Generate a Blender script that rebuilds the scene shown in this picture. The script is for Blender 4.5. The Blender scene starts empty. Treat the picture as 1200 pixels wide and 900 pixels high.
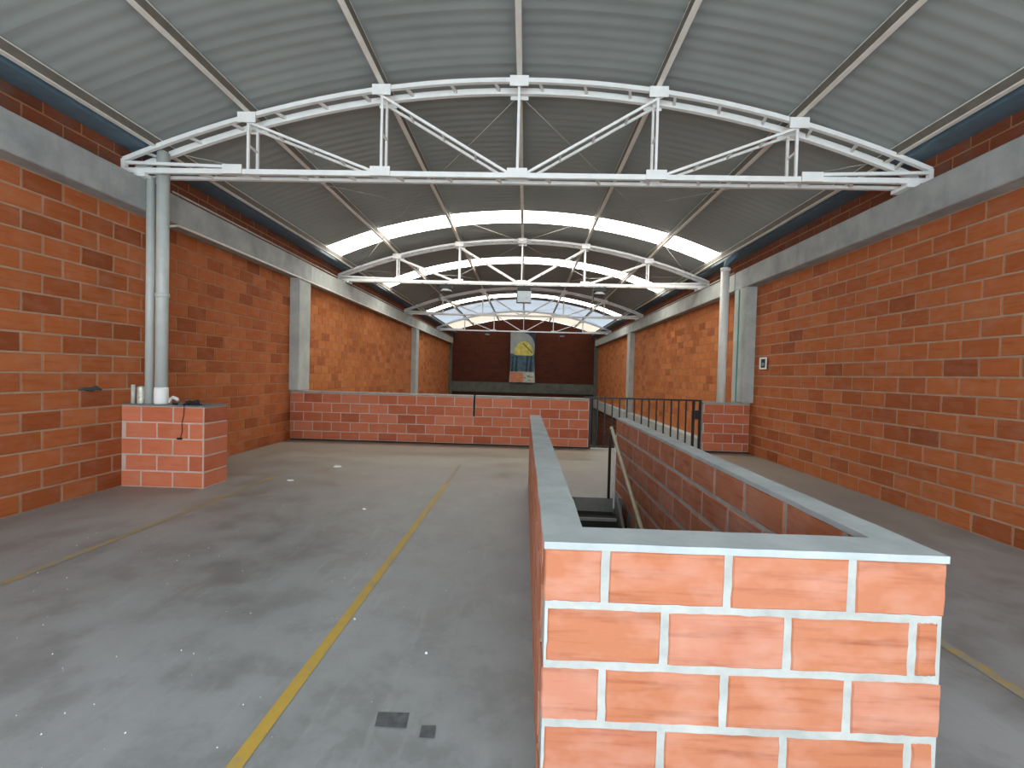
import bpy, bmesh, math, random
from mathutils import Vector, Matrix
random.seed(7)
S = bpy.context.scene
COL = S.collection

# ---------------------------------------------------------------- camera
YAW, PITCH, ROLL = 0.02857, -0.02161, -0.02628
EYE = Vector((0.0, 0.0, 1.508))
cd = bpy.data.cameras.new('camera'); cam = bpy.data.objects.new('camera', cd); COL.objects.link(cam)
cd.sensor_width = 36.0; cd.lens = 16.0; cd.clip_start = 0.05; cd.clip_end = 200
RM = Matrix.Rotation(YAW, 3, 'Z') @ Matrix.Rotation(PITCH, 3, 'X') @ Matrix.Rotation(ROLL, 3, 'Y')
r_, f_, u_ = RM.col[0], RM.col[1], RM.col[2]
M = Matrix((r_, u_, -f_)).transposed().to_4x4(); M.translation = EYE
cam.matrix_world = M
S.camera = cam

# ---------------------------------------------------------------- light and exposure
W = bpy.data.worlds.new('world'); S.world = W; W.use_nodes = True
bg = W.node_tree.nodes['Background']; bg.inputs[0].default_value = (0.80, 0.91, 1.0, 1); bg.inputs[1].default_value = 7.0
SKYLIGHT = 10.0
S.view_settings.view_transform = 'Standard'; S.view_settings.look = 'None'
S.view_settings.gamma = 1.0; S.view_settings.use_curve_mapping = False
S.view_settings.exposure = 0.0

# ---------------------------------------------------------------- hall dimensions (metres)
XL, XR, XC = -4.96, 4.636, -0.162
YF, YB = -2.2, 29.6            # front opening, back wall
YP = 9.478                     # parapet face
BZ0, BZ1 = 3.41, 3.79          # ring beam
GZ = -3.0                      # ground floor beyond the mezzanine
TRUSS_Y = (5.55, 11.93, 18.42, 25.14)
C, P = 0.2, 0.4                # brick course and pitch
ZT = 0.958                     # top of stairwell coping

# ---------------------------------------------------------------- materials
def mat(name, rough=0.7, metal=0.0, spec=0.5):
    m = bpy.data.materials.new(name); m.use_nodes = True
    b = m.node_tree.nodes['Principled BSDF']
    b.inputs['Roughness'].default_value = rough; b.inputs['Metallic'].default_value = metal
    b.inputs['Specular IOR Level'].default_value = spec
    return m, m.node_tree, b
def N(nt, t, **k):
    n = nt.nodes.new(t)
    for a, v in k.items(): setattr(n, a, v)
    return n
def mixc(nt, fac, a, b, blend='MIX'):
    n = N(nt, 'ShaderNodeMix', data_type='RGBA', blend_type=blend)
    for s, v in ((n.inputs[0], fac), (n.inputs[6], a), (n.inputs[7], b)):
        if hasattr(v, 'links'): nt.links.new(v, s)
        elif isinstance(v, (int, float)): s.default_value = v
        else: s.default_value = (*v, 1)
    return n.outputs[2]
def math_(nt, op, a, b=0.0, c=0.0):
    n = N(nt, 'ShaderNodeMath', operation=op)
    for s, v in zip(n.inputs, (a, b, c)):
        if hasattr(v, 'links'): nt.links.new(v, s)
        else: s.default_value = v
    return n.outputs[0]
def noise(nt, vec, scale, detail=4, rough=0.55):
    n = N(nt, 'ShaderNodeTexNoise'); n.inputs['Scale'].default_value = scale
    n.inputs['Detail'].default_value = detail; n.inputs['Roughness'].default_value = rough
    if vec is not None: nt.links.new(vec, n.inputs['Vector'])
    return n.outputs['Fac']
def ramp(nt, fac, pts):
    n = N(nt, 'ShaderNodeValToRGB'); e = n.color_ramp.elements
    while len(e) < len(pts): e.new(0.5)
    for q, (p, c) in zip(e, pts): q.position = p; q.color = (*c, 1) if len(c) == 3 else c
    nt.links.new(fac, n.inputs[0]); return n.outputs[0]
def scaled_pos(nt, sc, add=None):
    g = N(nt, 'ShaderNodeNewGeometry'); v = N(nt, 'ShaderNodeVectorMath', operation='MULTIPLY')
    nt.links.new(g.outputs['Position'], v.inputs[0]); v.inputs[1].default_value = sc
    if add is None: return v.outputs[0]
    a = N(nt, 'ShaderNodeVectorMath', operation='ADD'); nt.links.new(v.outputs[0], a.inputs[0]); nt.links.new(add, a.inputs[1])
    return a.outputs[0]
def bump(nt, b, h, strength, dist=0.01):
    n = N(nt, 'ShaderNodeBump'); n.inputs['Strength'].default_value = strength; n.inputs['Distance'].default_value = dist
    nt.links.new(h, n.inputs['Height']); nt.links.new(n.outputs[0], b.inputs['Normal'])
def stepped(nt, fac, lo, hi):
    n = N(nt, 'ShaderNodeMapRange'); n.inputs[1].default_value = lo; n.inputs[2].default_value = hi
    nt.links.new(fac, n.inputs[0]); return n.outputs[0]

def brick_mat(name, tones, joined=False, streak=0.5, bloom=0.25, bloom_col=(0.62, 0.42, 0.34)):
    m, nt, b = mat(name, 0.85, spec=0.25)
    if joined:
        rnd = N(nt, 'ShaderNodeAttribute', attribute_name='rnd').outputs['Fac']
    else:
        rnd = N(nt, 'ShaderNodeObjectInfo').outputs['Random']
    off = math_(nt, 'MULTIPLY', rnd, 37.0)
    cx = N(nt, 'ShaderNodeCombineXYZ'); nt.links.new(off, cx.inputs[0]); nt.links.new(off, cx.inputs[1]); nt.links.new(off, cx.inputs[2])
    base = ramp(nt, rnd, [(i / (len(tones) - 1), t) for i, t in enumerate(tones)])
    s1 = noise(nt, scaled_pos(nt, (2.2, 2.2, 34.0), cx.outputs[0]), 1.0, 5, 0.6)
    dark = mixc(nt, 1.0, base, (0.62, 0.50, 0.46), 'MULTIPLY')
    c1 = mixc(nt, math_(nt, 'MULTIPLY', stepped(nt, s1, 0.52, 0.72), streak), base, dark)
    s2 = noise(nt, scaled_pos(nt, (5, 5, 9), cx.outputs[0]), 1.0, 3)
    c2 = mixc(nt, math_(nt, 'MULTIPLY', stepped(nt, s2, 0.45, 0.75), bloom), c1, bloom_col)
    s3 = noise(nt, scaled_pos(nt, (1, 1, 1)), 60.0, 2)
    c3 = mixc(nt, math_(nt, 'MULTIPLY', s3, 0.25), c2, mixc(nt, 1.0, c2, (0.75, 0.7, 0.68), 'MULTIPLY'))
    nt.links.new(c3, b.inputs['Base Color'])
    bump(nt, b, s1, 0.35, 0.006)
    return m
WALL_TONES = [(0.27, 0.066, 0.018), (0.39, 0.105, 0.029), (0.46, 0.130, 0.037), (0.42, 0.117, 0.032), (0.49, 0.152, 0.050), (0.33, 0.083, 0.023)]
PAR_TONES = [(0.42, 0.105, 0.045), (0.55, 0.150, 0.066), (0.60, 0.180, 0.088), (0.52, 0.135, 0.058), (0.63, 0.205, 0.11)]
STAIR_TONES = [(0.42, 0.145, 0.068), (0.45, 0.172, 0.092), (0.40, 0.130, 0.060), (0.47, 0.195, 0.125), (0.43, 0.155, 0.078)]
M_BW = brick_mat('brick_terracotta', WALL_TONES, streak=0.5, bloom=0.12)
M_BWJ = brick_mat('brick_terracotta_far', [(0.34, 0.09, 0.020), (0.52, 0.160, 0.036), (0.58, 0.20, 0.055), (0.46, 0.135, 0.030), (0.55, 0.185, 0.05), (0.40, 0.105, 0.024)], True, streak=0.5, bloom=0.18)  # same wall brick toned brighter, skylight on the far stretch put into the colour
M_BLOW = brick_mat('brick_low', [(0.11, 0.035, 0.014), (0.16, 0.05, 0.02)], True)  # wall brick darkened below the mezzanine, the lack of light is in the tones
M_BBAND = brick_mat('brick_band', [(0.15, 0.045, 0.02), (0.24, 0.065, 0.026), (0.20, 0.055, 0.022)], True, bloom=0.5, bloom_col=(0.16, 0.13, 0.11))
M_BP = brick_mat('brick_parapet', PAR_TONES, streak=0.3, bloom=0.12)
M_BS = brick_mat('brick_stairwell', STAIR_TONES, streak=0.8, bloom=0.4, bloom_col=(0.62, 0.36, 0.28))
M_BSJ = brick_mat('brick_stairwell_low', [(0.30, 0.085, 0.035), (0.38, 0.12, 0.05)], True)  # deep courses of the same wall, shade of the shaft put into darker tones
M_BBACK = brick_mat('brick_back', [(0.075, 0.020, 0.010), (0.105, 0.027, 0.013), (0.09, 0.023, 0.011)], True, streak=0.2, bloom=0.1, bloom_col=(0.13, 0.05, 0.03))  # back wall brick darkened to stand in for the poor light there

def concrete_mat(name, c0, c1, rough=0.85, streaks=0.0, sc=2.5, spec=0.3):
    m, nt, b = mat(name, rough, spec=spec)
    n1 = noise(nt, scaled_pos(nt, (1, 1, 1)), sc, 6, 0.6)
    n2 = noise(nt, scaled_pos(nt, (1, 1, 1)), 45, 3, 0.6)
    c = mixc(nt, stepped(nt, n1, 0.32, 0.68), c0, c1)
    c = mixc(nt, math_(nt, 'MULTIPLY', n2, 0.35), c, mixc(nt, 1.0, c, (0.72, 0.72, 0.72), 'MULTIPLY'))
    if streaks:
        n3 = noise(nt, scaled_pos(nt, (9, 5, 0.5)), 1.0, 3)
        c = mixc(nt, math_(nt, 'MULTIPLY', stepped(nt, n3, 0.55, 0.7), streaks), c, (0.20, 0.20, 0.19))
    nt.links.new(c, b.inputs['Base Color']); bump(nt, b, n2, 0.25, 0.004)
    return m
M_BEAM = concrete_mat('beam_concrete', (0.30, 0.31, 0.30), (0.46, 0.47, 0.44), streaks=0.25)
M_COLUMN = concrete_mat('column_concrete', (0.38, 0.40, 0.37), (0.52, 0.54, 0.49))
M_COPING = concrete_mat('coping_cement', (0.33, 0.36, 0.355), (0.46, 0.49, 0.48), sc=4)
M_MORTAR_W = concrete_mat('mortar_wall', (0.36, 0.22, 0.14), (0.47, 0.31, 0.21), sc=6)
M_MORTAR_B = concrete_mat('mortar_brown', (0.34, 0.15, 0.065), (0.44, 0.22, 0.11), sc=5)
M_MORTAR_P = concrete_mat('mortar_parapet', (0.50, 0.36, 0.29), (0.62, 0.47, 0.39), sc=6)
M_MORTAR_S = concrete_mat('mortar_light', (0.33, 0.34, 0.315), (0.46, 0.465, 0.435), sc=9)
M_COPING_P = concrete_mat('parapet_coping', (0.30, 0.28, 0.25), (0.42, 0.39, 0.35), sc=5)
M_MORTAR_D = concrete_mat('mortar_dark', (0.055, 0.03, 0.02), (0.075, 0.04, 0.027), sc=6)  # back wall mortar, darkened along with its bricks for the dim end
M_BACKCEM = concrete_mat('back_beam_concrete', (0.10, 0.11, 0.09), (0.15, 0.16, 0.13), sc=3)  # concrete darkened with the back wall, its shade is in the colour
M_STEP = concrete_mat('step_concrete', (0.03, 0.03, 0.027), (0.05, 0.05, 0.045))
M_NOSING = concrete_mat('nosing_strip', (0.33, 0.33, 0.30), (0.42, 0.42, 0.38))
M_LOWWALL = concrete_mat('added_wall_dark', (0.12, 0.10, 0.08), (0.18, 0.15, 0.12))  # dark tone for the added light-blocking walls under the slab
M_GROUND = concrete_mat('ground_concrete', (0.07, 0.07, 0.065), (0.10, 0.10, 0.095))  # coloured dark so the lower level and stair shaft stay dim
M_DARKCEM = concrete_mat('pier_cap_cement', (0.16, 0.17, 0.17), (0.24, 0.25, 0.25))

def floor_mat():
    m, nt, b = mat('floor_concrete', 0.5, spec=0.45)
    big = noise(nt, scaled_pos(nt, (1, 0.7, 1)), 0.55, 6, 0.62)
    mid = noise(nt, scaled_pos(nt, (1, 1, 1)), 2.6, 7, 0.65)
    fine = noise(nt, scaled_pos(nt, (1, 1, 1)), 38, 4, 0.7)
    scr = noise(nt, scaled_pos(nt, (9, 1.4, 1)), 1.6, 5, 0.6)
    c = mixc(nt, stepped(nt, big, 0.35, 0.65), (0.185, 0.19, 0.185), (0.30, 0.31, 0.31))
    c = mixc(nt, math_(nt, 'MULTIPLY', stepped(nt, mid, 0.42, 0.62), 0.5), c, (0.34, 0.35, 0.345))
    c = mixc(nt, math_(nt, 'MULTIPLY', stepped(nt, mid, 0.50, 0.34), 0.45), c, (0.14, 0.14, 0.135))
    c = mixc(nt, math_(nt, 'MULTIPLY', stepped(nt, scr, 0.56, 0.72), 0.3), c, (0.38, 0.39, 0.38))
    c = mixc(nt, math_(nt, 'MULTIPLY', fine, 0.4), c, mixc(nt, 1.0, c, (0.66, 0.66, 0.66), 'MULTIPLY'))
    # lighter, yellowish concrete towards the far landing by the parapet
    g = N(nt, 'ShaderNodeNewGeometry'); sx = N(nt, 'ShaderNodeSeparateXYZ'); nt.links.new(g.outputs['Position'], sx.inputs[0])
    wob = math_(nt, 'ADD', sx.outputs[1], math_(nt, 'MULTIPLY', big, 4.0))
    c = mixc(nt, math_(nt, 'MULTIPLY', stepped(nt, wob, 5.5, 10.5), 0.75), c, mixc(nt, mid, (0.30, 0.27, 0.20), (0.40, 0.36, 0.27)))
    nt.links.new(c, b.inputs['Base Color'])
    r = stepped(nt, mid, 0.3, 0.7); rr = N(nt, 'ShaderNodeMapRange'); nt.links.new(r, rr.inputs[0])
    rr.inputs[3].default_value = 0.36; rr.inputs[4].default_value = 0.62
    nt.links.new(rr.outputs[0], b.inputs['Roughness']); bump(nt, b, fine, 0.12, 0.003)
    return m
M_FLOOR = floor_mat()

def line_mat(name, wear, col=(0.52, 0.34, 0.045)):
    m, nt, b = mat(name, 0.6)
    n1 = noise(nt, scaled_pos(nt, (1, 1, 1)), 14, 6, 0.7)
    n2 = noise(nt, scaled_pos(nt, (1, 1, 1)), 1.3, 3)
    f = stepped(nt, math_(nt, 'ADD', math_(nt, 'MULTIPLY', n1, 0.7), math_(nt, 'MULTIPLY', n2, 0.3)), wear - 0.06, wear + 0.06)
    c = mixc(nt, f, (0.24, 0.24, 0.22), mixc(nt, n1, (col[0] * 0.7, col[1] * 0.7, col[2]), col))
    nt.links.new(c, b.inputs['Base Color']); return m
M_YELLOW = line_mat('yellow_line_paint', 0.40)
M_YELLOW_WORN = line_mat('yellow_line_worn', 0.50, (0.42, 0.29, 0.07))

def plain(name, col, rough=0.6, metal=0.0, var=0.12, sc=8.0, spec=0.5):
    m, nt, b = mat(name, rough, metal, spec)
    n1 = noise(nt, scaled_pos(nt, (1, 1, 1)), sc, 4)
    c = mixc(nt, stepped(nt, n1, 0.3, 0.7), tuple(x * (1 - var) for x in col), tuple(min(1, x * (1 + var)) for x in col))
    nt.links.new(c, b.inputs['Base Color']); return m
M_WHITE = plain('white_enamel', (0.84, 0.84, 0.80), 0.45, var=0.05)
M_FLANGE = plain('purlin_flange_paint', (0.84, 0.81, 0.72), 0.5, var=0.06)
M_WEB = plain('purlin_web_shade', (0.17, 0.15, 0.12), 0.7, var=0.15)  # web coloured dark to carry the shade on the purlin's side
M_WEB2 = plain('rod_steel', (0.36, 0.34, 0.29), 0.5)
M_ROOF = plain('galvanised_sheet', (0.315, 0.345, 0.325), 0.42, 0.0, 0.09, 1.2, 0.5)
M_GUTTER = plain('gutter_bluegrey', (0.13, 0.20, 0.25), 0.5, 0.1)
M_BLACK = plain('black_metal', (0.018, 0.018, 0.018), 0.5, 0.3)
M_DARK = plain('dark_fill', (0.02, 0.018, 0.016), 0.9)  # near-black fill in the parapet's slot and along its foot
M_GREY = plain('grey_metal', (0.30, 0.31, 0.30), 0.45, 0.4)
M_PVC = plain('pvc_pipe', (0.50, 0.53, 0.49), 0.4, var=0.05)
M_PVC_R = plain('pvc_pipe_clean', (0.74, 0.73, 0.67), 0.4, var=0.05)
M_CAN = plain('tin_can', (0.62, 0.60, 0.50), 0.4, 0.2, 0.3, 30)
M_HAND = plain('handrail_paint', (0.34, 0.31, 0.19), 0.5, var=0.15, sc=20)
M_GREEN = plain('teal_hose', (0.07, 0.27, 0.22), 0.5)
M_PAPER = plain('white_scrap', (0.70, 0.70, 0.68), 0.8)
M_CLOTH_DARK = plain('patch_cement_dark', (0.085, 0.088, 0.088), 0.8, var=0.3, sc=25)
M_GLOBE = plain('lamp_diffuser', (0.34, 0.37, 0.38), 0.3)
M_FACADE = plain('facade_plaster', (0.6, 0.6, 0.58), 0.8)

def emit_mat(name, col, strength):
    m, nt, b = mat(name, 0.4)
    n1 = noise(nt, scaled_pos(nt, (0.5, 8, 1)), 1.0, 2)
    c = mixc(nt, n1, tuple(x * 0.92 for x in col), col)
    b.inputs['Base Color'].default_value = (*col, 1)
    nt.links.new(c, b.inputs['Emission Color']); b.inputs['Emission Strength'].default_value = strength
    return m
M_SKY_A = emit_mat('translucent_sheet', (1.0, 0.99, 0.95), SKYLIGHT)
M_SKY_B = emit_mat('translucent_sheet_blue', (0.72, 0.86, 1.0), SKYLIGHT * 0.07)
M_SKY_C = emit_mat('translucent_sheet_cream', (1.0, 0.90, 0.74), SKYLIGHT * 0.10)

# ---------------------------------------------------------------- geometry helpers
class MB:
    def __init__(s): s.bm = bmesh.new(); s.rn = s.bm.faces.layers.float.new('rnd')
    def quad(s, pts, rnd=0.5):
        f = s.bm.faces.new([s.bm.verts.new(p) for p in pts]); f[s.rn] = rnd; return f
    def box(s, x0, x1, y0, y1, z0, z1, rnd=0.5, drop=()):
        v = [s.bm.verts.new(p) for p in ((x0,y0,z0),(x1,y0,z0),(x1,y1,z0),(x0,y1,z0),(x0,y0,z1),(x1,y0,z1),(x1,y1,z1),(x0,y1,z1))]
        for n, ix in (('-z',(3,2,1,0)),('+z',(4,5,6,7)),('-y',(0,1,5,4)),('+x',(1,2,6,5)),('+y',(2,3,7,6)),('-x',(3,0,4,7))):
            if n in drop: continue
            f = s.bm.faces.new([v[i] for i in ix]); f[s.rn] = rnd
        return v
    def bar(s, a, b, w, h, up=(0, 0, 1)):
        a, b = Vector(a), Vector(b); d = (b - a).normalized(); sd = d.cross(Vector(up))
        if sd.length < 1e-4: sd = d.cross(Vector((0, 1, 0)))
        sd.normalize(); u = sd.cross(d).normalized(); sd *= w / 2; u *= h / 2
        c = [a - sd - u, a + sd - u, a + sd + u, a - sd + u, b - sd - u, b + sd - u, b + sd + u, b - sd + u]
        v = [s.bm.verts.new(p) for p in c]
        for ix in ((0,1,2,3),(7,6,5,4),(1,0,4,5),(2,1,5,6),(3,2,6,7),(0,3,7,4)):
            s.bm.faces.new([v[i] for i in ix])
    def tube(s, pts, r, n=10, caps=True, smooth=True):
        pts = [Vector(p) for p in pts]; rs = r if isinstance(r, (list, tuple)) else [r] * len(pts); rings = []
        for i, p in enumerate(pts):
            d = (pts[min(i + 1, len(pts) - 1)] - pts[max(i - 1, 0)]).normalized()
            a = d.cross(Vector((0.31, 0.2, 0.93)));
            if a.length < 0.2: a = d.cross(Vector((0, 1, 0)))
            a.normalize(); b = d.cross(a)
            rings.append([s.bm.verts.new(p + (a * math.cos(t) + b * math.sin(t)) * rs[i]) for t in (2 * math.pi * k / n for k in range(n))])
        for q, w in zip(rings, rings[1:]):
            for k in range(n):
                f = s.bm.faces.new((q[k], q[(k + 1) % n], w[(k + 1) % n], w[k])); f.smooth = smooth
        if caps: s.bm.faces.new(rings[0][::-1]); s.bm.faces.new(rings[-1])
    def poly(s, pts2, y0, y1):          # outline in x,z extruded along y
        a = [s.bm.verts.new((x, y0, z)) for x, z in pts2]; b = [s.bm.verts.new((x, y1, z)) for x, z in pts2]; n = len(a)
        s.bm.faces.new(a); s.bm.faces.new(b[::-1])
        for i in range(n): s.bm.faces.new((a[i], b[i], b[(i + 1) % n], a[(i + 1) % n]))
    def mesh(s, name, m, bevel=0.0):
        if bevel: bmesh.ops.bevel(s.bm, geom=s.bm.edges[:], offset=bevel, segments=1, affect='EDGES', clamp_overlap=True)
        bmesh.ops.recalc_face_normals(s.bm, faces=s.bm.faces[:])
        me = bpy.data.meshes.new(name); s.bm.to_mesh(me); s.bm.free()
        for q in (m if isinstance(m, (list, tuple)) else [m]): me.materials.append(q)
        return me
    def build(s, name, m, parent=None, bevel=0.0): return link(name, s.mesh(name, m, bevel), parent)
def link(name, me, parent=None):
    o = bpy.data.objects.new(name, me); COL.objects.link(o)
    if parent: o.parent = parent
    return o
def tag(o, label=None, cat=None, group=None, kind=None):
    for k, v in (('label', label), ('category', cat), ('group', group), ('kind', kind)):
        if v: o[k] = v
    return o
def empty(name, loc=(0, 0, 0), rz=0.0):
    o = bpy.data.objects.new(name, None); COL.objects.link(o); o.location = loc; o.rotation_euler.z = rz
    o.empty_display_size = 0.2; return o
def copy_tree(o, parent=None):
    c = o.copy(); COL.objects.link(c)
    if parent: c.parent = parent
    for ch in list(o.children): copy_tree(ch, c)
    return c

# bricks: cached meshes, length along local x, depth along local y, both faces chamfered
_bc = {}
def brick_mesh(L, H, D, m, var):
    key = (round(L, 3), round(H, 3), round(D, 3), m.name, var)
    if key in _bc: return _bc[key]
    rr = random.Random(hash(key[:3]) % 9999 + var * 13); bm = bmesh.new(); e = 0.005; rings = []
    for y, ins in ((-D / 2, e), (-D / 2 + e, 0), (D / 2 - e, 0), (D / 2, e)):
        j = lambda a: rr.uniform(-a, a)
        rings.append([bm.verts.new((sx * (L / 2 - ins) + j(.0022), y + j(.0012), sz * (H / 2 - ins) + j(.0022))) for sx, sz in ((-1, -1), (1, -1), (1, 1), (-1, 1))])
    for a, b in zip(rings, rings[1:]):
        for k in range(4): bm.faces.new((a[k], a[(k + 1) % 4], b[(k + 1) % 4], b[k]))
    bm.faces.new(rings[0][::-1]); bm.faces.new(rings[-1])
    bmesh.ops.recalc_face_normals(bm, faces=bm.faces[:])
    if m.name.startswith('brick_stairwell'):
        bm.clear(); rings = []; pts = []
        for (ax, az), (bx, bz), n in (((-1, -1), (1, -1), 10), ((1, -1), (1, 1), 5), ((1, 1), (-1, 1), 10), ((-1, 1), (-1, -1), 5)):
            for i in range(n):
                f = i / n; pts.append(((ax + (bx - ax) * f) * L / 2, (az + (bz - az) * f) * H / 2))
        jit = [(rr.uniform(-.003, .001), rr.uniform(-.003, .001)) for _ in pts]
        for y, ins in ((-D / 2, .005), (-D / 2 + .006, 0), (D / 2 - .006, 0), (D / 2, .005)):
            rings.append([bm.verts.new((x * (1 - 2 * (ins - j[0]) / L), y, z * (1 - 2 * (ins - j[1]) / H))) for (x, z), j in zip(pts, jit)])
        n = len(pts)
        for a, b in zip(rings, rings[1:]):
            for k in range(n): bm.faces.new((a[k], a[(k + 1) % n], b[(k + 1) % n], b[k]))
        bm.faces.new(rings[0][::-1]); bm.faces.new(rings[-1]); bmesh.ops.recalc_face_normals(bm, faces=bm.faces[:])
    me = bpy.data.meshes.new('brick'); bm.to_mesh(me); bm.free(); me.materials.append(m)
    _bc[key] = me; return me

def courses(u0, u1, ztop, zbot, j_even, j_odd, g=0.02, pitch=P, c=C, minlen=0.03):
    """bricks (u_start, u_end, z0, z1, row) of a running bond; row 0 is the top; the head joints of even rows pass through j_even, of odd rows through j_odd"""
    row = 0; out = []
    while ztop - row * c > zbot + 0.03:
        zt = ztop - row * c; zb = max(zt - c, zbot); j = j_even if row % 2 == 0 else j_odd
        k = math.floor((u0 - j) / pitch); a = j + k * pitch
        while a < u1:
            s, e = max(a, u0), min(a + pitch, u1)
            if e - s > minlen + g: out.append((s + g / 2 if s > u0 else s, e - g / 2 if e < u1 else e, zb + g / 2, zt - g / 2, row))
            a += pitch
        row += 1
    return out
def lay(parent, bricks, place, depth, m, off=0.0):
    """individual bricks; place(u, z) gives the brick's centre in the parent's space and its turn about z"""
    for (s, e, z0, z1, row) in bricks:
        L, H = e - s, z1 - z0
        (x, y, z), rz = place((s + e) / 2, (z0 + z1) / 2)
        o = link('brick', brick_mesh(L, H, depth, m, random.randrange(3)), parent)
        o.location = (x, y, z); o.rotation_euler = (random.uniform(-.002, .002), random.uniform(-.003, .003), rz + random.uniform(-.003, .003))
def lay_joined(name, parent, bricks, axis, face, depth, m):
    """many small bricks as one mesh. axis 'y': wall plane x=face, axis 'x': wall plane y=face. depth: signed, towards the wall"""
    b = MB(); d = 0.007
    for (s, e, z0, z1, row) in bricks:
        rn = random.random(); o = random.uniform(-.002, .002)
        lo, hi = sorted((face + o, face + depth))
        if axis == 'y': b.box(lo, hi, s, e, z0, z1, rn, drop=('+x' if depth > 0 else '-x',))
        else: b.box(s, e, lo, hi, z0, z1, rn, drop=('+y' if depth > 0 else '-y',))
    o = b.build(name, m, parent); tag(o, kind='stuff'); return o

# ================================================================ SETTING
# floor slab of the mezzanine with the stair opening
SX0, SX1, SX2, SX3 = 0.080, 0.224, 1.248, 1.380      # stairwell wall: outer left, inner left, inner right, outer right
SY0, SY1, SYV, SYE = 1.497, 1.652, 5.66, 6.20         # front face, inner front, edge of the opening, end of the side walls
b = MB()
b.box(XL, XR, YF, SY1, -0.25, 0); b.box(XL, SX1, SY1, SYV, -0.25, 0); b.box(SX2, XR, SY1, SYV, -0.25, 0); b.box(XL, XR, SYV, YP + 0.16, -0.25, 0)
floor = tag(b.build('floor', M_FLOOR), kind='structure')
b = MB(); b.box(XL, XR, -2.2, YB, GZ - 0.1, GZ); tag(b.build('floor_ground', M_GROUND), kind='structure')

# painted lines and repairs on the floor (flat print on the slab)
def stripe(pts, w, m, name='painted_line'):
    b = MB(); pts = [Vector((x, y, 0)) for x, y in pts]; n = len(pts); L = []; R = []
    for i, p in enumerate(pts):
        d = (pts[min(i + 1, n - 1)] - pts[max(i - 1, 0)]).normalized(); s = Vector((d.y, -d.x, 0)) * w / 2
        L.append(p - s); R.append(p + s)
    for i in range(n - 1):
        b.quad([L[i] + Vector((0, 0, .003)), R[i] + Vector((0, 0, .003)), R[i + 1] + Vector((0, 0, .003)), L[i + 1] + Vector((0, 0, .003))])
    return b.build(name, m, floor)
tag(stripe([(-1.055, -1.5), (-1.055, 1.65), (-1.04, 3.5), (-1.025, 6.1)], 0.062, M_YELLOW), 'bright yellow painted line')
tag(stripe([(-1.025, 6.1), (-1.02, 7.4)], 0.05, M_YELLOW_WORN), 'worn end of the yellow line')
tag(stripe([(-3.50, -1.5), (-3.50, 2.9), (-3.47, 4.0), (-3.45, 4.9), (-3.44, 6.2)], 0.07, M_YELLOW_WORN), 'faded yellow painted line')
tag(stripe([(2.485, -1.5), (2.485, 2.25), (2.48, 2.8), (2.47, 5.0)], 0.072, M_YELLOW_WORN), 'yellow painted line beside the stairwell')
for pts in (((-.609, 1.96), (-.47, 1.964), (-.462, 1.877), (-.597, 1.878)), ((-.401, 1.895), (-.34, 1.899), (-.333, 1.831), (-.397, 1.831))):
    b = MB(); b.quad([(x, y, .003) for x, y in pts]); tag(b.build('floor_patch', M_CLOTH_DARK, floor), 'dark square cement patch')

# side walls: mortar core, single bricks where they show large, joined bricks beyond
def side_wall(name, X, s, j_odd_from_floor):
    b = MB(); lo, hi = sorted((X + s * 0.006, X + s * 0.20))
    ym = 5.78 if s < 0 else 9.44
    b.box(lo, hi, YF, ym, GZ, BZ0 + 0.02)
    w = tag(b.build(name, M_MORTAR_W), kind='structure')
    b = MB(); b.box(lo, hi, ym, YB + 0.2, GZ, BZ0 + 0.02); b.box(lo, hi, YF, YB + 0.2, BZ1 - 0.02, 4.42); b.build('mortar', M_MORTAR_B, w)
    # rows counted up from the floor: row 1 (odd) joints pass through j; here row 0 is the top course (18th)
    rows_top = 18 * C; je, jo = j_odd_from_floor + P / 2, j_odd_from_floor
    allb = courses(YF + 0.2, YB, rows_top, GZ, je, jo, 0.02)
    near, far, low = [], [], []
    for q in allb:
        z1 = min(q[3], BZ0 - 0.002)
        if z1 - q[2] < 0.02: continue
        q = (q[0], q[1], q[2], z1, q[4])
        if q[3] < -0.45: low.append(q); continue
        (near if (3.7 < (q[0] + q[1]) / 2 < 9.42 and q[2] > -0.01) else far).append(q)
    lay(w, near, lambda u, z: ((X + s * 0.05, u, z), math.pi / 2), 0.10, M_BW)
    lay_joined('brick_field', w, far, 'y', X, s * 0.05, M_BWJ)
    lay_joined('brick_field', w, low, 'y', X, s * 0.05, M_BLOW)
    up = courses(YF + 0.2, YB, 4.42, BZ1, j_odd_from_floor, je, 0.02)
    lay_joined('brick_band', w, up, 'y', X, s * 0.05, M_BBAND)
    return w
wall_left = side_wall('wall_left', XL, -1, 5.136)
wall_right = side_wall('wall_right', XR, 1, 5.200)

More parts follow.
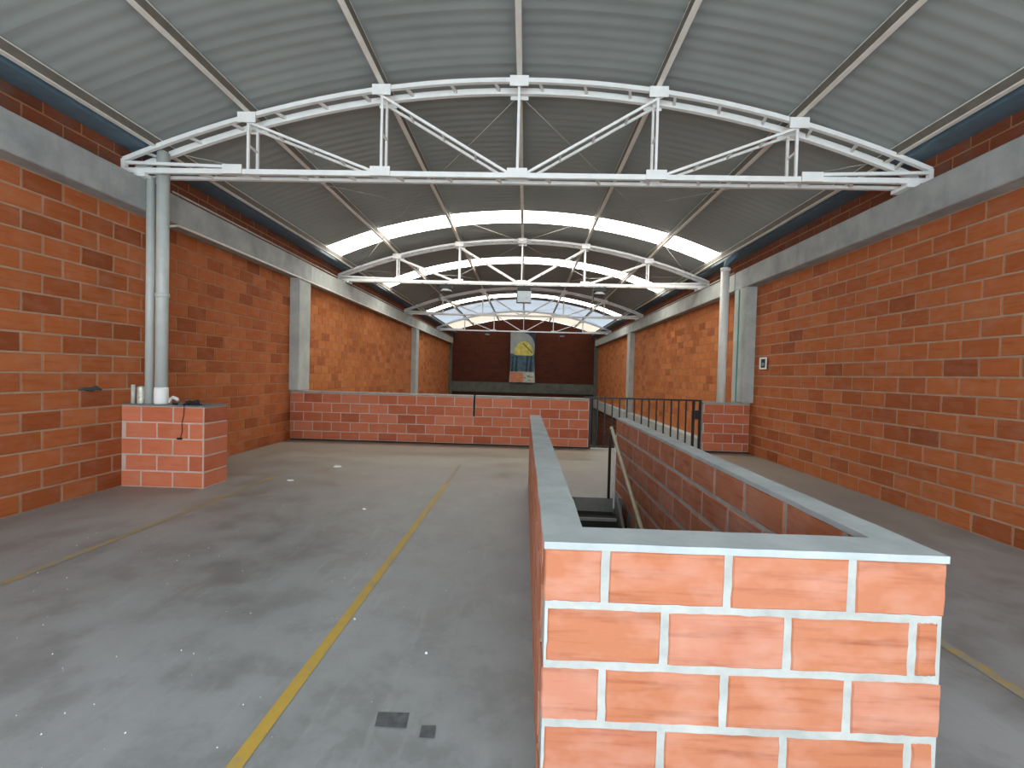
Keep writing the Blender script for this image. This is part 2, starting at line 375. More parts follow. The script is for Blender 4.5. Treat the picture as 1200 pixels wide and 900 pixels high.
# back wall with its tie beam and corner columns
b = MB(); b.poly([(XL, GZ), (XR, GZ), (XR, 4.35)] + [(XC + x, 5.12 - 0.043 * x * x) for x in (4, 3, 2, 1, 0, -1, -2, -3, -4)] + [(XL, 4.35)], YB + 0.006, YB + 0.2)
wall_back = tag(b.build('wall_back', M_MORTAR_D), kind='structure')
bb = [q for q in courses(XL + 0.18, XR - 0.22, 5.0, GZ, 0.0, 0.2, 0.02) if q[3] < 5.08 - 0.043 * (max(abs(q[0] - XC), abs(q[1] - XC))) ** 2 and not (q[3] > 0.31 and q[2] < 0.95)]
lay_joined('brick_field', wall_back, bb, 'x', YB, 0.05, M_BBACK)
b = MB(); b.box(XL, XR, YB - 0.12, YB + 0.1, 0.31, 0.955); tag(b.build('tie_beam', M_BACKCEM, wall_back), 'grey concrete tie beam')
for x0, x1 in ((XL, XL + 0.18), (XR - 0.22, XR)):
    b = MB(); b.box(x0, x1, YB - 0.22, YB + 0.1, GZ, 4.0); b.build('corner_column', M_BACKCEM, wall_back)
# front wall: piers, head and low sill around the wide open bay behind the camera
b = MB(); b.box(XL, XL + 0.35, YF - 0.2, YF, 0, 4.35); b.box(XR - 0.35, XR, YF - 0.2, YF, 0, 4.35); b.box(XL, XR, YF - 0.2, YF, 4.0, 5.3); b.box(XL, XR, YF - 0.2, YF, GZ, 0.35)
tag(b.build('wall_front', M_FACADE), kind='structure')

# ring beams and columns (part of the walls' frame)
for nm, X, s in (('trim_1', XL, 1), ('trim_2', XR, -1)):
    b = MB(); lo, hi = sorted((X - s * 0.05, X + s * 0.21))
    b.box(lo, hi, YF, YP + 0.42, BZ0, BZ1)
    o = tag(b.build(nm, M_BEAM, bevel=0.012), kind='structure'); o['label'] = 'grey concrete ring beam'
    b = MB(); b.box(lo, hi, YP + (0.421 if s > 0 else 0.46), YB, BZ0 - 0.0, BZ1 - 0.012); tag(b.build('far_beam', M_COLUMN, o, 0.01), 'paler concrete beam beyond the parapet')
    b = MB(); b.box(lo - 0.01, hi + 0.01, YP + 0.16, YB, -0.5, 0.0); b.build('floor_beam', M_COLUMN, o, 0.01)
    for k, (y0, y1) in enumerate(((YP - 0.11 if s < 0 else YP - 0.06, YP + 0.42), (19.6, 20.1))):
        b = MB()
        if k: b.box(lo, hi, y0, y1, 0.0, BZ0)
        else: b.box(lo, hi, y0, y1, 1.047, BZ0); b.box(lo, hi, YP + .16, y1, 0.0, 1.046)
        b.build('column', M_COLUMN, o, 0.012)

# roof: arched corrugated sheets
def zr(x): return 5.02 - 0.043 * (x - XC) ** 2 - 0.035 * max(0.0, abs(x - XC) - 3.25)
RW = 4.56; SH = 0.8; Y0R = 10.2 - 16 * SH
roof = tag(empty('ceiling', (0, 0, 0)), kind='structure')
def sheet_mesh(m, w=SH):
    b = MB(); nx = 40; prof = []; nr = 5; per = w / nr
    for k in range(nr):
        y = k * per; prof += [(y + per * q / 6, .0032 * (1 - math.cos(6.2832 * q / 6))) for q in range(6)]
    prof.append((w, 0)); rows = []
    for i in range(nx + 1):
        x = XC - RW + 2 * RW * i / nx; rows.append([b.bm.verts.new((x, y, zr(x) + 0.125 + h)) for y, h in prof])
    for a, c in zip(rows, rows[1:]):
        for k in range(len(prof) - 1):
            f = b.bm.faces.new((a[k], a[k + 1], c[k + 1], c[k])); f.smooth = True
    return b.mesh('roof_sheet', m)
ME_ROOF, ME_A, ME_B, ME_C = sheet_mesh(M_ROOF), sheet_mesh(M_SKY_A), sheet_mesh(M_SKY_B), sheet_mesh(M_SKY_C)
k = 0
while Y0R + k * SH < YB + 0.3:
    i = k - 16
    me = ME_A if i in (0, 5, 13) else ME_B if 15 <= i <= 19 else ME_C if 20 <= i <= 24 else ME_ROOF
    nm = 'roof_sheet' if me is ME_ROOF else 'skylight_sheet'
    o = link(nm, me, roof); o.location = (0, Y0R + k * SH, 0)
    if me is not ME_ROOF: o['label'] = 'bright translucent roof sheet' if me is ME_A else 'bluish translucent roof sheet' if me is ME_B else 'cream translucent roof sheet'
    k += 1

# gutters along both eaves
for nm, X, s in (('left', XL, 1), ('right', XR, -1)):
    b = MB(); lo, hi = sorted((X + s * 0.01, X + s * 0.30))
    b.box(lo, hi, YF, YB - .02, 4.135, 4.15); b.box(lo, lo + 0.012, YF, YB - .02, 4.15, 4.21); b.box(hi - 0.012, hi, YF, YB - .02, 4.15, 4.195)
    o = b.build('gutter', M_GUTTER)
    tag(o, 'long blue-grey metal gutter above the %s' % ('brick wall with the steel pipes at its pier' if s > 0 else 'brick wall that carries the small outlet box'), 'gutter')

# ================================================================ PURLINS
PX = [XC + d for d in (-4.40, -3.25, -1.63, 0, 1.63, 3.25, 4.40)]
PL = ['eave purlin over the gutter of the wall with the pier', 'second roof purlin from the wall with the pier', 'roof purlin between the ridge and the second purlin, pier side',
      'ridge purlin running down the middle of the arched roof', 'roof purlin between the ridge and the second purlin, outlet side', 'second roof purlin from the wall with the outlet box',
      'eave purlin over the gutter of the wall with the outlet box']
for x, lb in zip(PX, PL):
    s = 0 if abs(x - XC) < 0.1 else (1 if x < XC else -1)
    p = tag(empty('roof_purlin', (x, YF, zr(x))), 'long pale steel ' + lb, 'purlin', 'purlins under the arched roof')
    L = YB - YF - 0.02
    b = MB(); b.box(-0.03, 0.03, 0, L, 0.0, 0.012); b.box(-0.03, 0.03, 0, L, 0.105, 0.117); b.build('flange', M_FLANGE, p)
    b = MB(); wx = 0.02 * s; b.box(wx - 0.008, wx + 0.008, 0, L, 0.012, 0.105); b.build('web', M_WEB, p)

# ================================================================ TRUSSES
HALF = 4.78; NX = (-3.25, -1.63, 0.0, 1.63, 3.25); ZBOT = 3.86
def ztop_(x): return 5.0 - 0.043 * x * x        # x from the centre
def make_truss(y):
    t = empty('roof_truss', (XC, y, 0)); dy = 0.1
    for sd in (-1, 1):
        yy = sd * dy
        b = MB(); xs = [-HALF + 2 * HALF * i / 32 for i in range(33)]
        w, h = (0.045, 0.05) if sd < 0 else (0.05, 0.07)
        for a, c in zip(xs, xs[1:]): b.bar((a, yy, ztop_(a) - h / 2), (c + .002, yy, ztop_(c) - h / 2), w, h)
        b.build('top_chord', M_WHITE, t)
        b = MB(); hb = .03 if sd < 0 else .018; b.box(-HALF, HALF, yy - w / 2, yy + w / 2, ZBOT - hb, ZBOT + hb); b.build('bottom_chord', M_WHITE, t)
        for sx in (-1, 1):
            b = MB(); b.bar((sx * HALF, yy, ZBOT), (sx * HALF, yy, ztop_(HALF) - .02), 0.055, 0.055); b.build('end_post', M_WHITE, t)
            b = MB(); b.bar((sx * (HALF - .03), yy, ztop_(HALF) - .06), (sx * 3.45, yy, ZBOT + 0.06), 0.03, 0.035); b.build('end_brace', M_WHITE, t)
    def web(name, x0, z0, x1, z1):
        for yy in (-.095, .095):
            b = MB(); b.bar((x0, yy, z0), (x1, yy, z1), 0.028, 0.028, (0, 1, 0)); b.build(name, M_WHITE, t)
        L = math.hypot(x1 - x0, z1 - z0); n = max(1, int(L / 0.5))
        b = MB()
        for i in range(1, n + 1):
            f = i / (n + 1); x, z = x0 + (x1 - x0) * f, z0 + (z1 - z0) * f; b.bar((x, -.085, z), (x, .085, z), .022, .022)
        tag(b.build('web_tie', M_WHITE, t), kind='stuff')
    for x in NX: web('vertical', x, ZBOT + .02, x, ztop_(x) - .06)
    for s in (-1, 1):
        web('diagonal', s * 1.69, ztop_(1.63) - .07, s * 0.12, ZBOT + .04)
        web('diagonal', s * 3.30 * 1.0, ztop_(3.25) - .07, s * 1.75, ZBOT + .04)
    for x in NX:
        for yy in (-.14, .14):
            b = MB(); zt = ztop_(x); b.box(x - .11, x + .11, yy - .006, yy + .006, zt - .11, zt + .012); b.build('gusset_plate', M_WHITE, t)
            xo = x + (.17 * (1 if x > 0 else -1) if abs(x) > 3 else 0)
            b = MB(); b.box(xo - .12, xo + .12, yy - .006, yy + .006, ZBOT - (.035 if yy < 0 else -.02), ZBOT + .075); b.build('gusset_plate', M_WHITE, t)
    b = MB(); x = -HALF + .25
    while x < HALF:
        if all(abs(x - q) > .15 for q in NX): b.bar((x, -.1, ztop_(x) - .035), (x + .05, .1, ztop_(x + .05) - .035), .03, .03)
        x += 0.53
    tag(b.build('chord_tie', M_WHITE, t), kind='stuff')
    b = MB(); x = -HALF + .3
    while x < HALF: b.bar((x, -.1, ZBOT), (x + .09, .1, ZBOT), .028, .028); x += 0.6
    tag(b.build('chord_tie', M_WHITE, t), kind='stuff')
    for sx in (-1, 1):      # bearing shoe down to the ring beam
        b = MB(); b.box(sx * (HALF - .2) - .07, sx * (HALF - .2) + .07, -.12, .12, BZ1, ZBOT - .03); b.build('bearing_plate', M_WHITE, t)
    return t
T0 = make_truss(TRUSS_Y[0])
LT = ['nearest white lattice roof truss, spanning over the brick pier', 'second white lattice roof truss, behind the nearest one', 'third white lattice roof truss, between the two halves of the far hall',
      'farthest white lattice roof truss, just in front of the banner']
for i, y in enumerate(TRUSS_Y):
    t = T0 if i == 0 else copy_tree(T0); t.location = (XC, y, 0); tag(t, LT[i], 'truss', 'arched roof trusses')

# thin cross-bracing rods under the roof between trusses
ys = (-1.0,) + TRUSS_Y + (YB,)
bays = ['behind the nearest truss', 'behind the second truss', 'behind the third truss']
for i in range(1, 4):
    for s, sn in ((-1, 'pier'), (1, 'outlet')):
        t = tag(empty('roof_bracing', (XC, ys[i], 0)), 'crossed thin steel rods under the roof %s, %s side' % (bays[i - 1], sn), 'bracing', 'roof brace rods')
        for flip in (0, 1):
            b = MB(); D = ys[i + 1] - ys[i]; pts = []
            for f in (0.0, 0.5, 1.0):
                xx = s * 4.2 * (f if not flip else 1 - f); pts.append((xx, .14 + (D - .28) * f, ztop_(xx) - .05 - .03 * flip))
            b.tube(pts, 0.006, 6); b.build('rod', M_WEB2, t)

# ================================================================ PARAPETS ACROSS THE HALL
def parapet(x0, x1, label, slot=None, joints=(-4.666, -4.466), group=None):
    t = tag(empty('brick_parapet', ((x0 + x1) / 2, YP, 0)), label, 'parapet', group); ox = (x0 + x1) / 2
    b = MB()
    cuts = [(x0, x1)] if slot is None else [(x0, slot - .02), (slot + .02, x1)]
    b.box(x0 - ox, x1 - ox, .006, .134, 0.03, 0.6)
    for a, c in cuts: b.box(a - ox, c - ox, .006, .134, 0.6, 1.0)
    b.build('mortar', M_MORTAR_P, t)
    for a, c in cuts:
        b = MB(); b.box(a - ox, c - ox, -.005, .145, 1.0, 1.045); b.build('coping', M_COPING_P, t, 0.006)
    bricks = []
    for row in range(5):
        j = joints[row % 2]
        segs = cuts if row < 2 else [(x0, x1)]
        for a, c in segs:
            bricks += [(q[0] - ox, q[1] - ox, q[2], q[3], row) for q in courses(a + .005, c - .005, 1.0 - row * C, 1.0 - (row + 1) * C + (0.03 if row == 4 else 0), j, j, .018)]
    lay(t, bricks, lambda u, z: ((u, .07, z), 0), .14, M_BP)
    b = MB(); b.box(x0 - ox, x1 - ox, .012, .13, 0.0, 0.03); b.build('base_strip', M_DARK, t)
    if slot is not None:
        b = MB(); b.box(slot - ox - .02, slot - ox + .02, .10, .13, .6, 1.02); b.build('slot_shade', M_DARK, t)  # near-black plate stands in for the shade inside the open slot
    return t
parapet(XL + 0.008, 1.345, 'long low orange brick parapet across the hall with a dark slot in its top', slot=-1.051)
parapet(3.68, XR - 0.008, 'short brick parapet stub beside the railing at the outlet wall', joints=(4.107, 4.307))

# ================================================================ PIER WITH PIPES
t = tag(empty('brick_pier', (-4.43, 5.45, 0)), 'low square brick pier against the wall, carrying two tall pipes', 'pier')
px0, px1, pyd = XL + .008 + 4.43, -3.915 + 4.43, 0.446
b = MB(); b.box(px0, px1 - .006, .006, pyd - .006, 0, 1.0); b.build('mortar', M_MORTAR_P, t)
bricks = courses(px0, px1 - .020, 1.0, 0.0, -4.7066 + 4.43, -4.9066 + 4.43, .02)
lay(t, bricks, lambda u, z: ((u, .05, z), 0), .10, M_BP)
sb = courses(.014, pyd, 1.0, 0.0, .012, .012, .02, pitch=.45)
lay(t, sb, lambda u, z: ((px1 - .009, u, z), math.pi / 2), .018, M_BP)
b = MB(); b.box(px0, px1 + .004, -.004, pyd + .004, 1.0, 1.018); b.build('cap', M_DARKCEM, t, .004)

def pipe(name, x, y, z0, z1, r, m, label, collars=(), cat='pipe', bend=None):
    t = tag(empty(name, (x, y, z0)), label, cat)
    pts = [(0, 0, 0), (0, 0, z1 - z0)] + (bend or [])
    b = MB(); b.tube(pts, r, 20); b.build('pipe_body', m, t)
    for zc, h in collars:
        b = MB(); b.tube([(0, 0, zc - z0), (0, 0, zc - z0 + h * .12), (0, 0, zc - z0 + h * .88), (0, 0, zc - z0 + h)], [r * 1.03, r * 1.14, r * 1.14, r * 1.03], 20)
        b.build('pipe_collar', m if zc > 2 else M_WHITE, t)
    return t
pipe('drain_pipe', -4.700, 5.56, 1.018, 3.825, .045, M_PVC, 'thin pale pipe standing on the brick pier, nearer the wall')
pipe('downpipe', -4.545, 5.56, 1.018, 4.125, .068, M_PVC, 'thick grey downpipe standing on the brick pier', [(1.02, .21), (2.35, .05)])
dp = pipe('downpipe', 4.065, 9.55, 1.045, 3.80, .085, M_PVC_R, 'pale downpipe rising from the parapet stub to the gutter', [(3.74, .07)])
b = MB(); b.tube([(0, 0, 2.75), (.02, 0, 2.86), (.14, 0, 2.98), (.23, 0, 3.045)], .055, 14); b.build('gutter_outlet', M_GUTTER, dp)
# things left on the pier
b = MB(); b.tube([(0, 0, 0), (0, 0, .235)], .022, 12); o = b.build('pipe_offcut', M_PVC); o.location = (-4.905, 5.56, 1.018)
tag(o, 'short white pipe offcut upright on the pier by the wall', 'pipe')
t = tag(empty('tin_can', (-4.845 - .05, 5.52, 1.018)), 'pale tin can standing on the brick pier', 'can')
t.location = (-4.80, 5.56, 1.018)
b = MB(); b.tube([(0, 0, 0), (0, 0, .01), (0, 0, .205), (0, 0, .212)], [.042, .044, .044, .042], 18); b.build('can_body', M_CAN, t)
b = MB(); b.tube([(0, 0, .212), (0, 0, .22)], .045, 18); b.build('rim', M_GREY, t)
b = MB(); b.tube([(-.05, 0, .02), (-.045, 0, .07), (-.01, 0, .09), (.04, 0, .075), (.055, 0, .05)], .02, 8); o = b.build('rope_curl', M_PAPER); o.location = (-4.36, 5.53, 1.018)
tag(o, 'small curl of white rope lying on the brick pier', 'rope')
b = MB(); b.tube([(-.03, 0, .012), (.03, .01, .012)], .012, 8); o = b.build('bolt', M_BLACK); o.location = (-4.32, 5.50, 1.018)
tag(o, 'small black bolt next to the white rope curl', 'bolt')
b = MB()
for k, (dx, h) in enumerate(((-.07, .05), (-.035, .06), (0, .05), (.035, .062), (.07, .07))):
    b.tube([(dx, 0, 0.012), (dx, 0, h)], .017, 8)
b.box(-.10, .10, -.03, .03, 0, .018)
o = b.build('socket_strip', M_BLACK); o.location = (-4.12, 5.53, 1.018); tag(o, 'black strip of sockets lying on the pier top near its corner', 'socket strip')
# cord hanging down the pier's face
b = MB(); b.tube([(-4.16, 5.50, 1.03), (-4.155, 5.437, 1.02), (-4.16, 5.436, .9), (-4.185, 5.437, .8), (-4.175, 5.436, .7), (-4.20, 5.436, .62)], .004, 5)
cd_ = b.build('hanging_cord', M_BLACK); tag(cd_, 'thin dark cord hanging down the front of the brick pier', 'cord')
b = MB(); b.box(-4.235, -4.18, 5.425, 5.444, .60, .625); b.build('cord_plug', M_BLACK, cd_)

# ================================================================ STAIRWELL WALL
t = tag(empty('stairwell_wall', (0, 0, 0)), 'orange brick wall with grey cement coping around the stair opening', 'low wall')
TB = ZT - 0.012      # top of the brick
b = MB()
b.box(SX0 + .006, SX3 - .006, SY0 + .006, SY1 - .006, 0, TB)
b.box(SX0 + .006, SX1 - .006, SY1 - .006, SYE - .006, 0, TB)
b.box(SX2 + .006, SX3 - .006, SY1 - .006, SYE - .006, 0, TB)
b.box(SX2 + .006, SX3 - .006, SY1 - .3, SYE + 1.0, GZ, -0.26)
b.box(SX2 + .004, SX2 + .05, SY1, SYV, -0.26, 0.0)
b.build('mortar', M_MORTAR_S, t)
b = MB(); b.box(XL, XR, YP - .06, YP + .10, GZ, -.25); tag(b.build('wall_added_lower', M_LOWWALL), kind='structure')  # wall added below the slab edge to keep light out of the shaft
b = MB(); b.box(SX0, SX1 - .004, SY1 - .5, YP - .06, GZ, -.25); b.box(SX1 - .004, SX3, SY1 - 1.9, SY1 - 1.75, GZ, -.25); tag(b.build('wall_added_shaft', M_LOWWALL), kind='structure')  # unseen walls added around the shaft to make it darker
fb = courses(SX0, SX3, TB, 0.0, 0.2826, 0.2826 + P / 2 - .0, .024, pitch=.4005)
fb = [((q[0] + (.018 if q[4] % 2 and q[0] <= SX0 + .001 else 0)), (q[1] - (.018 if q[4] % 2 and q[1] >= SX3 - .001 else 0)), q[2], q[3], q[4]) for q in fb]
lay(t, fb, lambda u, z: ((u, (SY0 + SY1) / 2, z), 0), SY1 - SY0, M_BS)
for x0, x1, low in ((SX0, SX1, 0.0), (SX2, SX3, -1.24)):
    sbk = courses(SY1 + .02, SYE, TB, low, 1.78, 1.98, .024)
    lay(t, sbk, lambda u, z: (((x0 + x1) / 2, u, z), math.pi / 2), x1 - x0, M_BS)
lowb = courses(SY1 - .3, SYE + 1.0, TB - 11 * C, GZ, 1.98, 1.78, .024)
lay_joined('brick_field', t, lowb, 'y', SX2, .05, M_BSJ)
# cement coping: one U-shaped cap with slightly ragged edges
bm = bmesh.new(); zc0, zc1 = TB, ZT
def ragged(a, c, n, amp):
    a, c = Vector((*a, 0)), Vector((*c, 0))
    return [a.lerp(c, i / n) + Vector((random.uniform(-amp, amp), random.uniform(-amp, amp), 0)) for i in range(n)]
out = ragged((SX0 - .002, SYE), (SX0 - .002, SY0 - .002), 40, .0025) + ragged((SX0 - .002, SY0 - .002), (SX3 + .002, SY0 - .002), 16, .002) + ragged((SX3 + .002, SY0 - .002), (SX3 + .002, SYE), 40, .0025)
inn = ragged((SX2 - .002, SYE), (SX2 - .002, SY1 + .002), 40, .0035) + ragged((SX2 - .002, SY1 + .002), (SX1 + .002, SY1 + .002), 16, .003) + ragged((SX1 + .002, SY1 + .002), (SX1 + .002, SYE), 40, .0035)
out.append(Vector((SX3 + .002, SYE, 0))); inn.append(Vector((SX1 + .002, SYE, 0)))
inn = inn[::-1]
def ring(z): return [bm.verts.new((p.x, p.y, z)) for p in out], [bm.verts.new((p.x, p.y, z)) for p in inn]
O0, I0 = ring(zc0 - .012); O1, I1 = ring(zc1)
for i in range(len(O0) - 1):
    bm.faces.new((O1[i], O1[i + 1], I1[i + 1], I1[i])); bm.faces.new((O0[i], I0[i], I0[i + 1], O0[i + 1]))
    bm.faces.new((O0[i], O0[i + 1], O1[i + 1], O1[i])); bm.faces.new((I0[i], I1[i], I1[i + 1], I0[i + 1]))
bm.faces.new((O0[0], O1[0], I1[0], I0[0])); bm.faces.new((O0[-1], I0[-1], I1[-1], O1[-1]))
bmesh.ops.recalc_face_normals(bm, faces=bm.faces[:])
me = bpy.data.meshes.new('coping'); bm.to_mesh(me); bm.free(); me.materials.append(M_COPING); link('coping', me, t)

# stairs going down towards the camera
st = tag(empty('staircase', (0, SYV, 0)), 'dark concrete stairs descending inside the brick stairwell', 'stairs')
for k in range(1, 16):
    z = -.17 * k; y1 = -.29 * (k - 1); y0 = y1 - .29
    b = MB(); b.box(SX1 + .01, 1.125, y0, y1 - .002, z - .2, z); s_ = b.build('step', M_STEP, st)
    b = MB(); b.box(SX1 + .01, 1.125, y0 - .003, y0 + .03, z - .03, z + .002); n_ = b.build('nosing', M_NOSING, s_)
b = MB(); b.bar((1.155, .0, -.02), (1.155, -4.3, -.02 - 4.3 * .586), .03, .24); b.build('stringer', M_GREY, st)
hr = tag(empty('stair_handrail', (1.09, SYV, 0)), 'sloping pale handrail going down into the stairwell', 'handrail')
b = MB(); b.tube([(0, .03, .875), (0, -2.0, .86 - 2.0 * .47), (0, -4.2, .86 - 4.2 * .47)], .022, 10); b.build('rail', M_HAND, hr)
b = MB(); b.bar((-.02, -.02, 0), (-.02, -.02, .86), .03, .03); b.build('newel_post', M_BLACK, hr)
b = MB(); b.bar((.03, -.10, -.1), (.03, -.10, .80), .02, .02); b.build('post', M_WHITE, hr)
for k in (1, 2, 3):
    y = -1.2 * k; b = MB(); b.bar((.03, y, -.586 * 1.2 * k), (.03, y, .86 - .47 * 1.2 * k), .02, .02); b.build('post', M_HAND, hr)

# ================================================================ RAILING IN THE PARAPET GAP
rl = tag(empty('steel_railing', (1.36, YP + .04, 0)), 'black steel railing with thin balusters closing the parapet gap', 'railing')
b = MB(); b.box(-.12, 2.30, -.02, .02, 1.047, 1.08); b.build('top_rail', M_BLACK, rl)
b = MB(); b.box(0, 2.30, -.012, .012, .03, .055); b.build('bottom_rail', M_BLACK, rl)
for x in (0.012, 2.14, 2.275):
    b = MB(); b.box(x - .024, x + .024, -.022, .022, 0, 1.047); b.build('post', M_BLACK, rl)
n = 14
for i in range(1, n):
    x = .012 + (2.14 - .012) * i / n
    b = MB(); b.box(x - .013, x + .013, -.012, .012, .05, 1.047); b.build('baluster', M_BLACK, rl)
b = MB(); b.box(2.16, 2.26, -.03, .03, .68, .86); b.build('latch', M_BLACK, rl)

# ================================================================ WALL FITTINGS
t = tag(empty('outlet_box', (XR - .001, 8.965, 1.845)), 'small outlet box with white frame on the brick wall', 'outlet')
b = MB(); b.box(-.03, 0, -.10, .10, -.105, .105); b.build('box_body', M_BLACK, t)
b = MB(); b.box(-.042, -.03, -.13, -.09, -.115, .115); b.box(-.042, -.03, .09, .13, -.115, .115); b.box(-.042, -.03, -.09, .09, .085, .115); b.box(-.042, -.03, -.09, .09, -.115, -.085); b.build('frame', M_WHITE, t)
b = MB(); b.tube([(-.03, 0, -.02), (-.045, 0, -.02)], .035, 12); b.build('socket', M_GREY, t)
b = MB(); b.bar((4.415, 9.66, .0), (4.415, 9.66, 3.40), .02, .025); o = b.build('green_hose', M_GREEN); o.location = (.0, 0, 1.046)
o.scale.z = .69
tag(o, 'thin green tube running up the concrete column beside the outlet', 'tube')
b = MB(); b.tube([(XL - .004, 4.92, 1.205), (XL - .006, 4.98, 1.215), (XL - .004, 5.06, 1.205), (XL - .008, 5.12, 1.225), (XL - .004, 5.19, 1.20)], [.01, .022, .026, .03, .012], 8)
o = b.build('sliver', plain('sliver_dark', (.05, .065, .06), .9)); tag(o, 'dark grey-green rag stuck in a mortar joint above the pier', 'sliver')  # solid dark sliver where the wall has an unclear dark slot
# conduits along the far beams
b = MB(); b.tube([(-4.56, 5.66, 3.26), (-4.66, 5.95, 3.36), (-4.73, 6.35, 3.395), (-4.735, 12, 3.395), (-4.735, 20, 3.395), (-4.735, 29.4, 3.395)], .016, 8)
cn = b.build('conduit', M_FLANGE); tag(cn, 'thin white conduit along the underside of the concrete beam, pier side', 'conduit')
b = MB(); b.tube([(XR - .225, 9.95, 3.80), (XR - .225, 20, 3.80), (XR - .225, 29.4, 3.80)], .012, 8)
tag(b.build('conduit', M_WEB2), 'thin pale conduit along the top of the beam, outlet side', 'conduit')
b = MB(); b.tube([(XL + .225, 5.95, 3.81), (XL + .225, 20, 3.81), (XL + .225, 29.4, 3.81)], .012, 8)
tag(b.build('conduit', M_WEB2), 'thin pale conduit along the top of the beam, pier side', 'conduit')

# ================================================================ LAMPS
def high_bay(x, y, ztop, label, s=1.0, pale=True):
    t = tag(empty('high_bay_lamp', (x, y, ztop)), label, 'lamp')
    b = MB(); b.box(-.17 * s, .17 * s, -.12 * s, .12 * s, -.17 * s, -.04 * s); b.build('ballast_box', M_BLACK, t, .01)
    b = MB(); b.tube([(0, 0, 0), (0, 0, -.05 * s)], .012, 8); b.build('hook', M_GREY, t)
    b = MB(); b.box(-.19 * s, -.165 * s, -.10 * s, .10 * s, -.46 * s, -.15 * s); b.build('bracket', M_BLACK, t)
    b = MB()
    if pale: b.box(-.165 * s, .19 * s, -.11 * s, .11 * s, -.46 * s, -.172 * s)
    else: b.tube([(0, 0, -.17 * s), (0, 0, -.25 * s)], [.14 * s, .19 * s], 14)
    b.build('lamp_shade', M_GLOBE if pale else M_GREY, t)
    return t
high_bay(-.09, 11.85, ZBOT - .035, 'boxy floodlight hanging under the middle of the second truss')
high_bay(-2.12, 11.85, ZBOT - .035, 'dark flat lamp under the second truss, pier side', .9, False)
high_bay(1.85, 11.85, ZBOT - .035, 'dark flat lamp under the second truss, outlet side', .9, False)
high_bay(-2.15, 25.06, ZBOT - .035, 'small grey lamp under the farthest truss, left of the banner', .8, False)
high_bay(1.95, 25.06, ZBOT - .035, 'small grey lamp under the farthest truss, right of the banner', .8, False)

# ================================================================ BANNER
bn = tag(empty('banner', (-.22, YB - .32, .985)), 'tall painted banner with a yellow dome hanging on the back wall', 'banner')
WB, HB = 1.58, 3.26
b = MB(); b.poly([(-WB / 2 - .03, 0), (WB / 2 + .07, 0), (WB / 2 - .02, HB * .45), (WB / 2, HB), (-WB / 2, HB), (-WB / 2 + .03, HB * .3)], 0, .012)
b.build('cloth', plain('banner_grey', (.30, .35, .36), .8, sc=1.5, var=.2), bn)
b = MB(); b.box(-WB / 2 - .04, WB / 2 + .04, -.02, .02, HB, HB + .04); b.box(-WB / 2 + .1, -WB / 2 + .13, .02, .322, HB + .01, HB + .03); b.box(WB / 2 - .13, WB / 2 - .1, .02, .322, HB + .01, HB + .03); b.build('hanging_bar', M_BLACK, bn)
def art(name, pts, m, d=.004):
    b = MB(); b.poly([(x, z) for x, z in pts], -d, 0); return b.build(name, m, bn)
navy = plain('banner_navy', (.02, .045, .075), .8, sc=3, var=.5); blue = plain('banner_blue', (.07, .13, .17), .8, sc=4, var=.4)
yel = plain('banner_yellow', (.62, .55, .13), .8, sc=5, var=.25); ora = plain('banner_orange', (.62, .24, .13), .8, sc=4, var=.25)
pale = plain('banner_pale', (.50, .53, .42), .8, sc=6, var=.25)
art('night_corner', [(WB / 2 - .01, HB - .01), (-.1, HB - .01)] + [(-.1 + .9 * math.sin(a), HB - .01 - 1.0 * (1 - math.cos(a))) for a in (.5, .8, 1.1, 1.35, 1.5)] , navy)
art('band', [(-WB / 2 + .02, .72), (WB / 2 - .01, .72), (WB / 2 - .01, 1.85), (-WB / 2 + .02, 1.85)], blue)
art('dome', [(-.38, 1.75)] + [(.08 + .62 * math.cos(a), 1.80 + .85 * math.sin(a)) for a in [math.pi * k / 14 for k in range(14, -1, -1)]] + [(.62, 1.75)], yel, .008)
for x, w in ((-.62, .09), (-.38, .1), (.3, .1), (.56, .12)):
    art('dark_fold', [(x - w, .70), (x + w * .6, .70), (x + w * .3 + .04, 1.70), (x - w * .1, 1.70)], navy, .010)
art('diagonal_stroke', [(-.02, 2.50), (.06, 2.55), (.66, 1.95), (.62, 1.88)], plain('banner_olive', (.22, .20, .06), .8), .011)
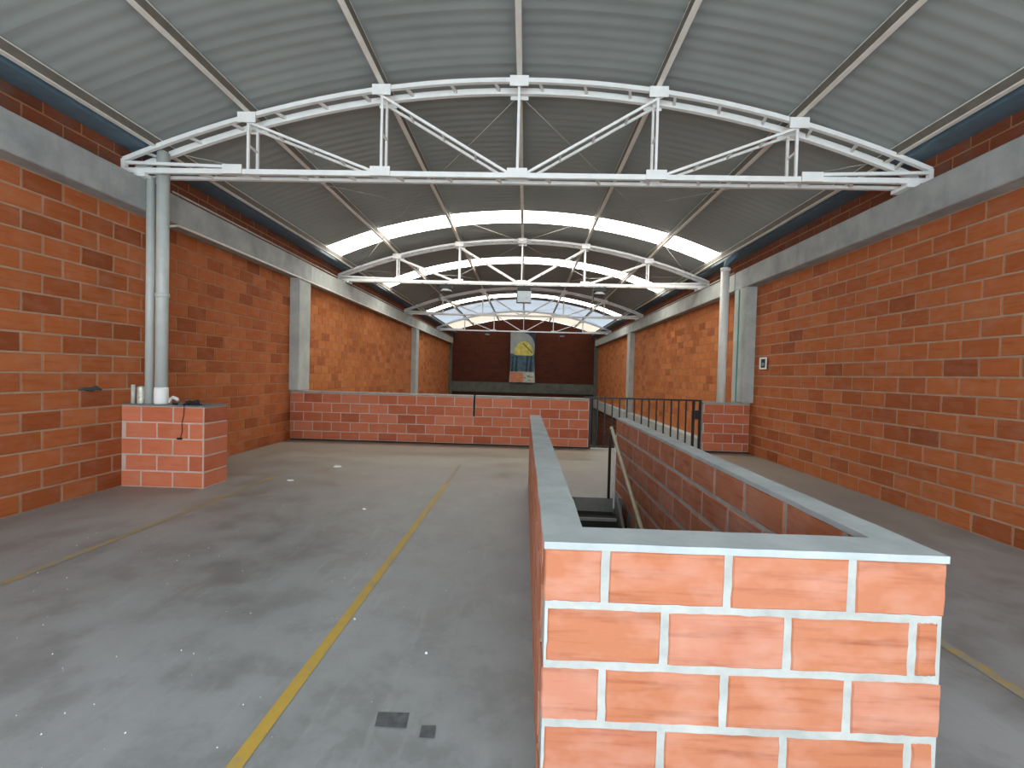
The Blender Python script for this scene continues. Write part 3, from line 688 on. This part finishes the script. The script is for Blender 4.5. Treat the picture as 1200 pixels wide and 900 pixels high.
art('orange_field', [(-WB / 2 - .01, .02), (.12, .02), (.05, .66), (-WB / 2 + .03, .66)], ora, .006)
art('pale_field', [(.12, .02), (WB / 2 + .04, .02), (WB / 2 - .01, .66), (.05, .66)], pale, .006)
for x, z, w in ((.42, .42, .2), (.5, .34, .28), (.2, .3, .1), (.52, .16, .2)):
    art('small_mark', [(x - w / 2, z), (x + w / 2, z), (x + w / 2, z + .04), (x - w / 2, z + .04)], navy if z > .2 else ora, .008)

# ================================================================ DEBRIS ON THE FLOOR
def scrap(x, y, w, h, label, m=M_PAPER, hh=.012):
    b = MB(); n = 6; pts = [(math.cos(6.283 * k / n) * w * random.uniform(.35, .6), math.sin(6.283 * k / n) * h * random.uniform(.35, .6)) for k in range(n)]
    lo = [b.bm.verts.new((p[0], p[1], 0)) for p in pts]; hi = [b.bm.verts.new((p[0] * .7, p[1] * .7, hh * random.uniform(.6, 1))) for p in pts]
    b.bm.faces.new(lo); b.bm.faces.new(hi)
    for k in range(n): b.bm.faces.new((lo[k], lo[(k + 1) % n], hi[(k + 1) % n], hi[k]))
    o = b.build('floor_scrap', m); o.location = (x, y, 0.001); tag(o, label, 'scrap', 'scraps on the floor'); return o
scrap(-2.88, 6.95, .15, .08, 'largest white scrap on the floor near the long parapet', hh=.02)
scrap(-3.12, 6.0, .10, .07, 'white scrap on the floor behind the pier corner', hh=.015)
scrap(-1.70, 4.86, .05, .04, 'small white scrap midway between pier and stairwell')
scrap(-.99, 2.69, .014, .011, 'tiny chip right beside the yellow line')
scrap(-.49, 2.39, .014, .010, 'tiny chip between yellow line and stairwell wall')
b = MB(); rs = random.Random(3)
for _ in range(130):
    x, y = rs.uniform(-4.5, -.0), rs.uniform(1.3, 8.5) if rs.random() < .3 else rs.uniform(1.3, 4.0)
    if abs(x - -.05) < .12: continue
    r = rs.uniform(.0015, .004); b.tube([(x, y, 0), (x + r * .3, y, r * 1.2)], [r, r * .5], 5, smooth=False)
tag(b.build('grit', M_PAPER), 'pale grit scattered over the grey concrete floor', 'grit', kind='stuff')
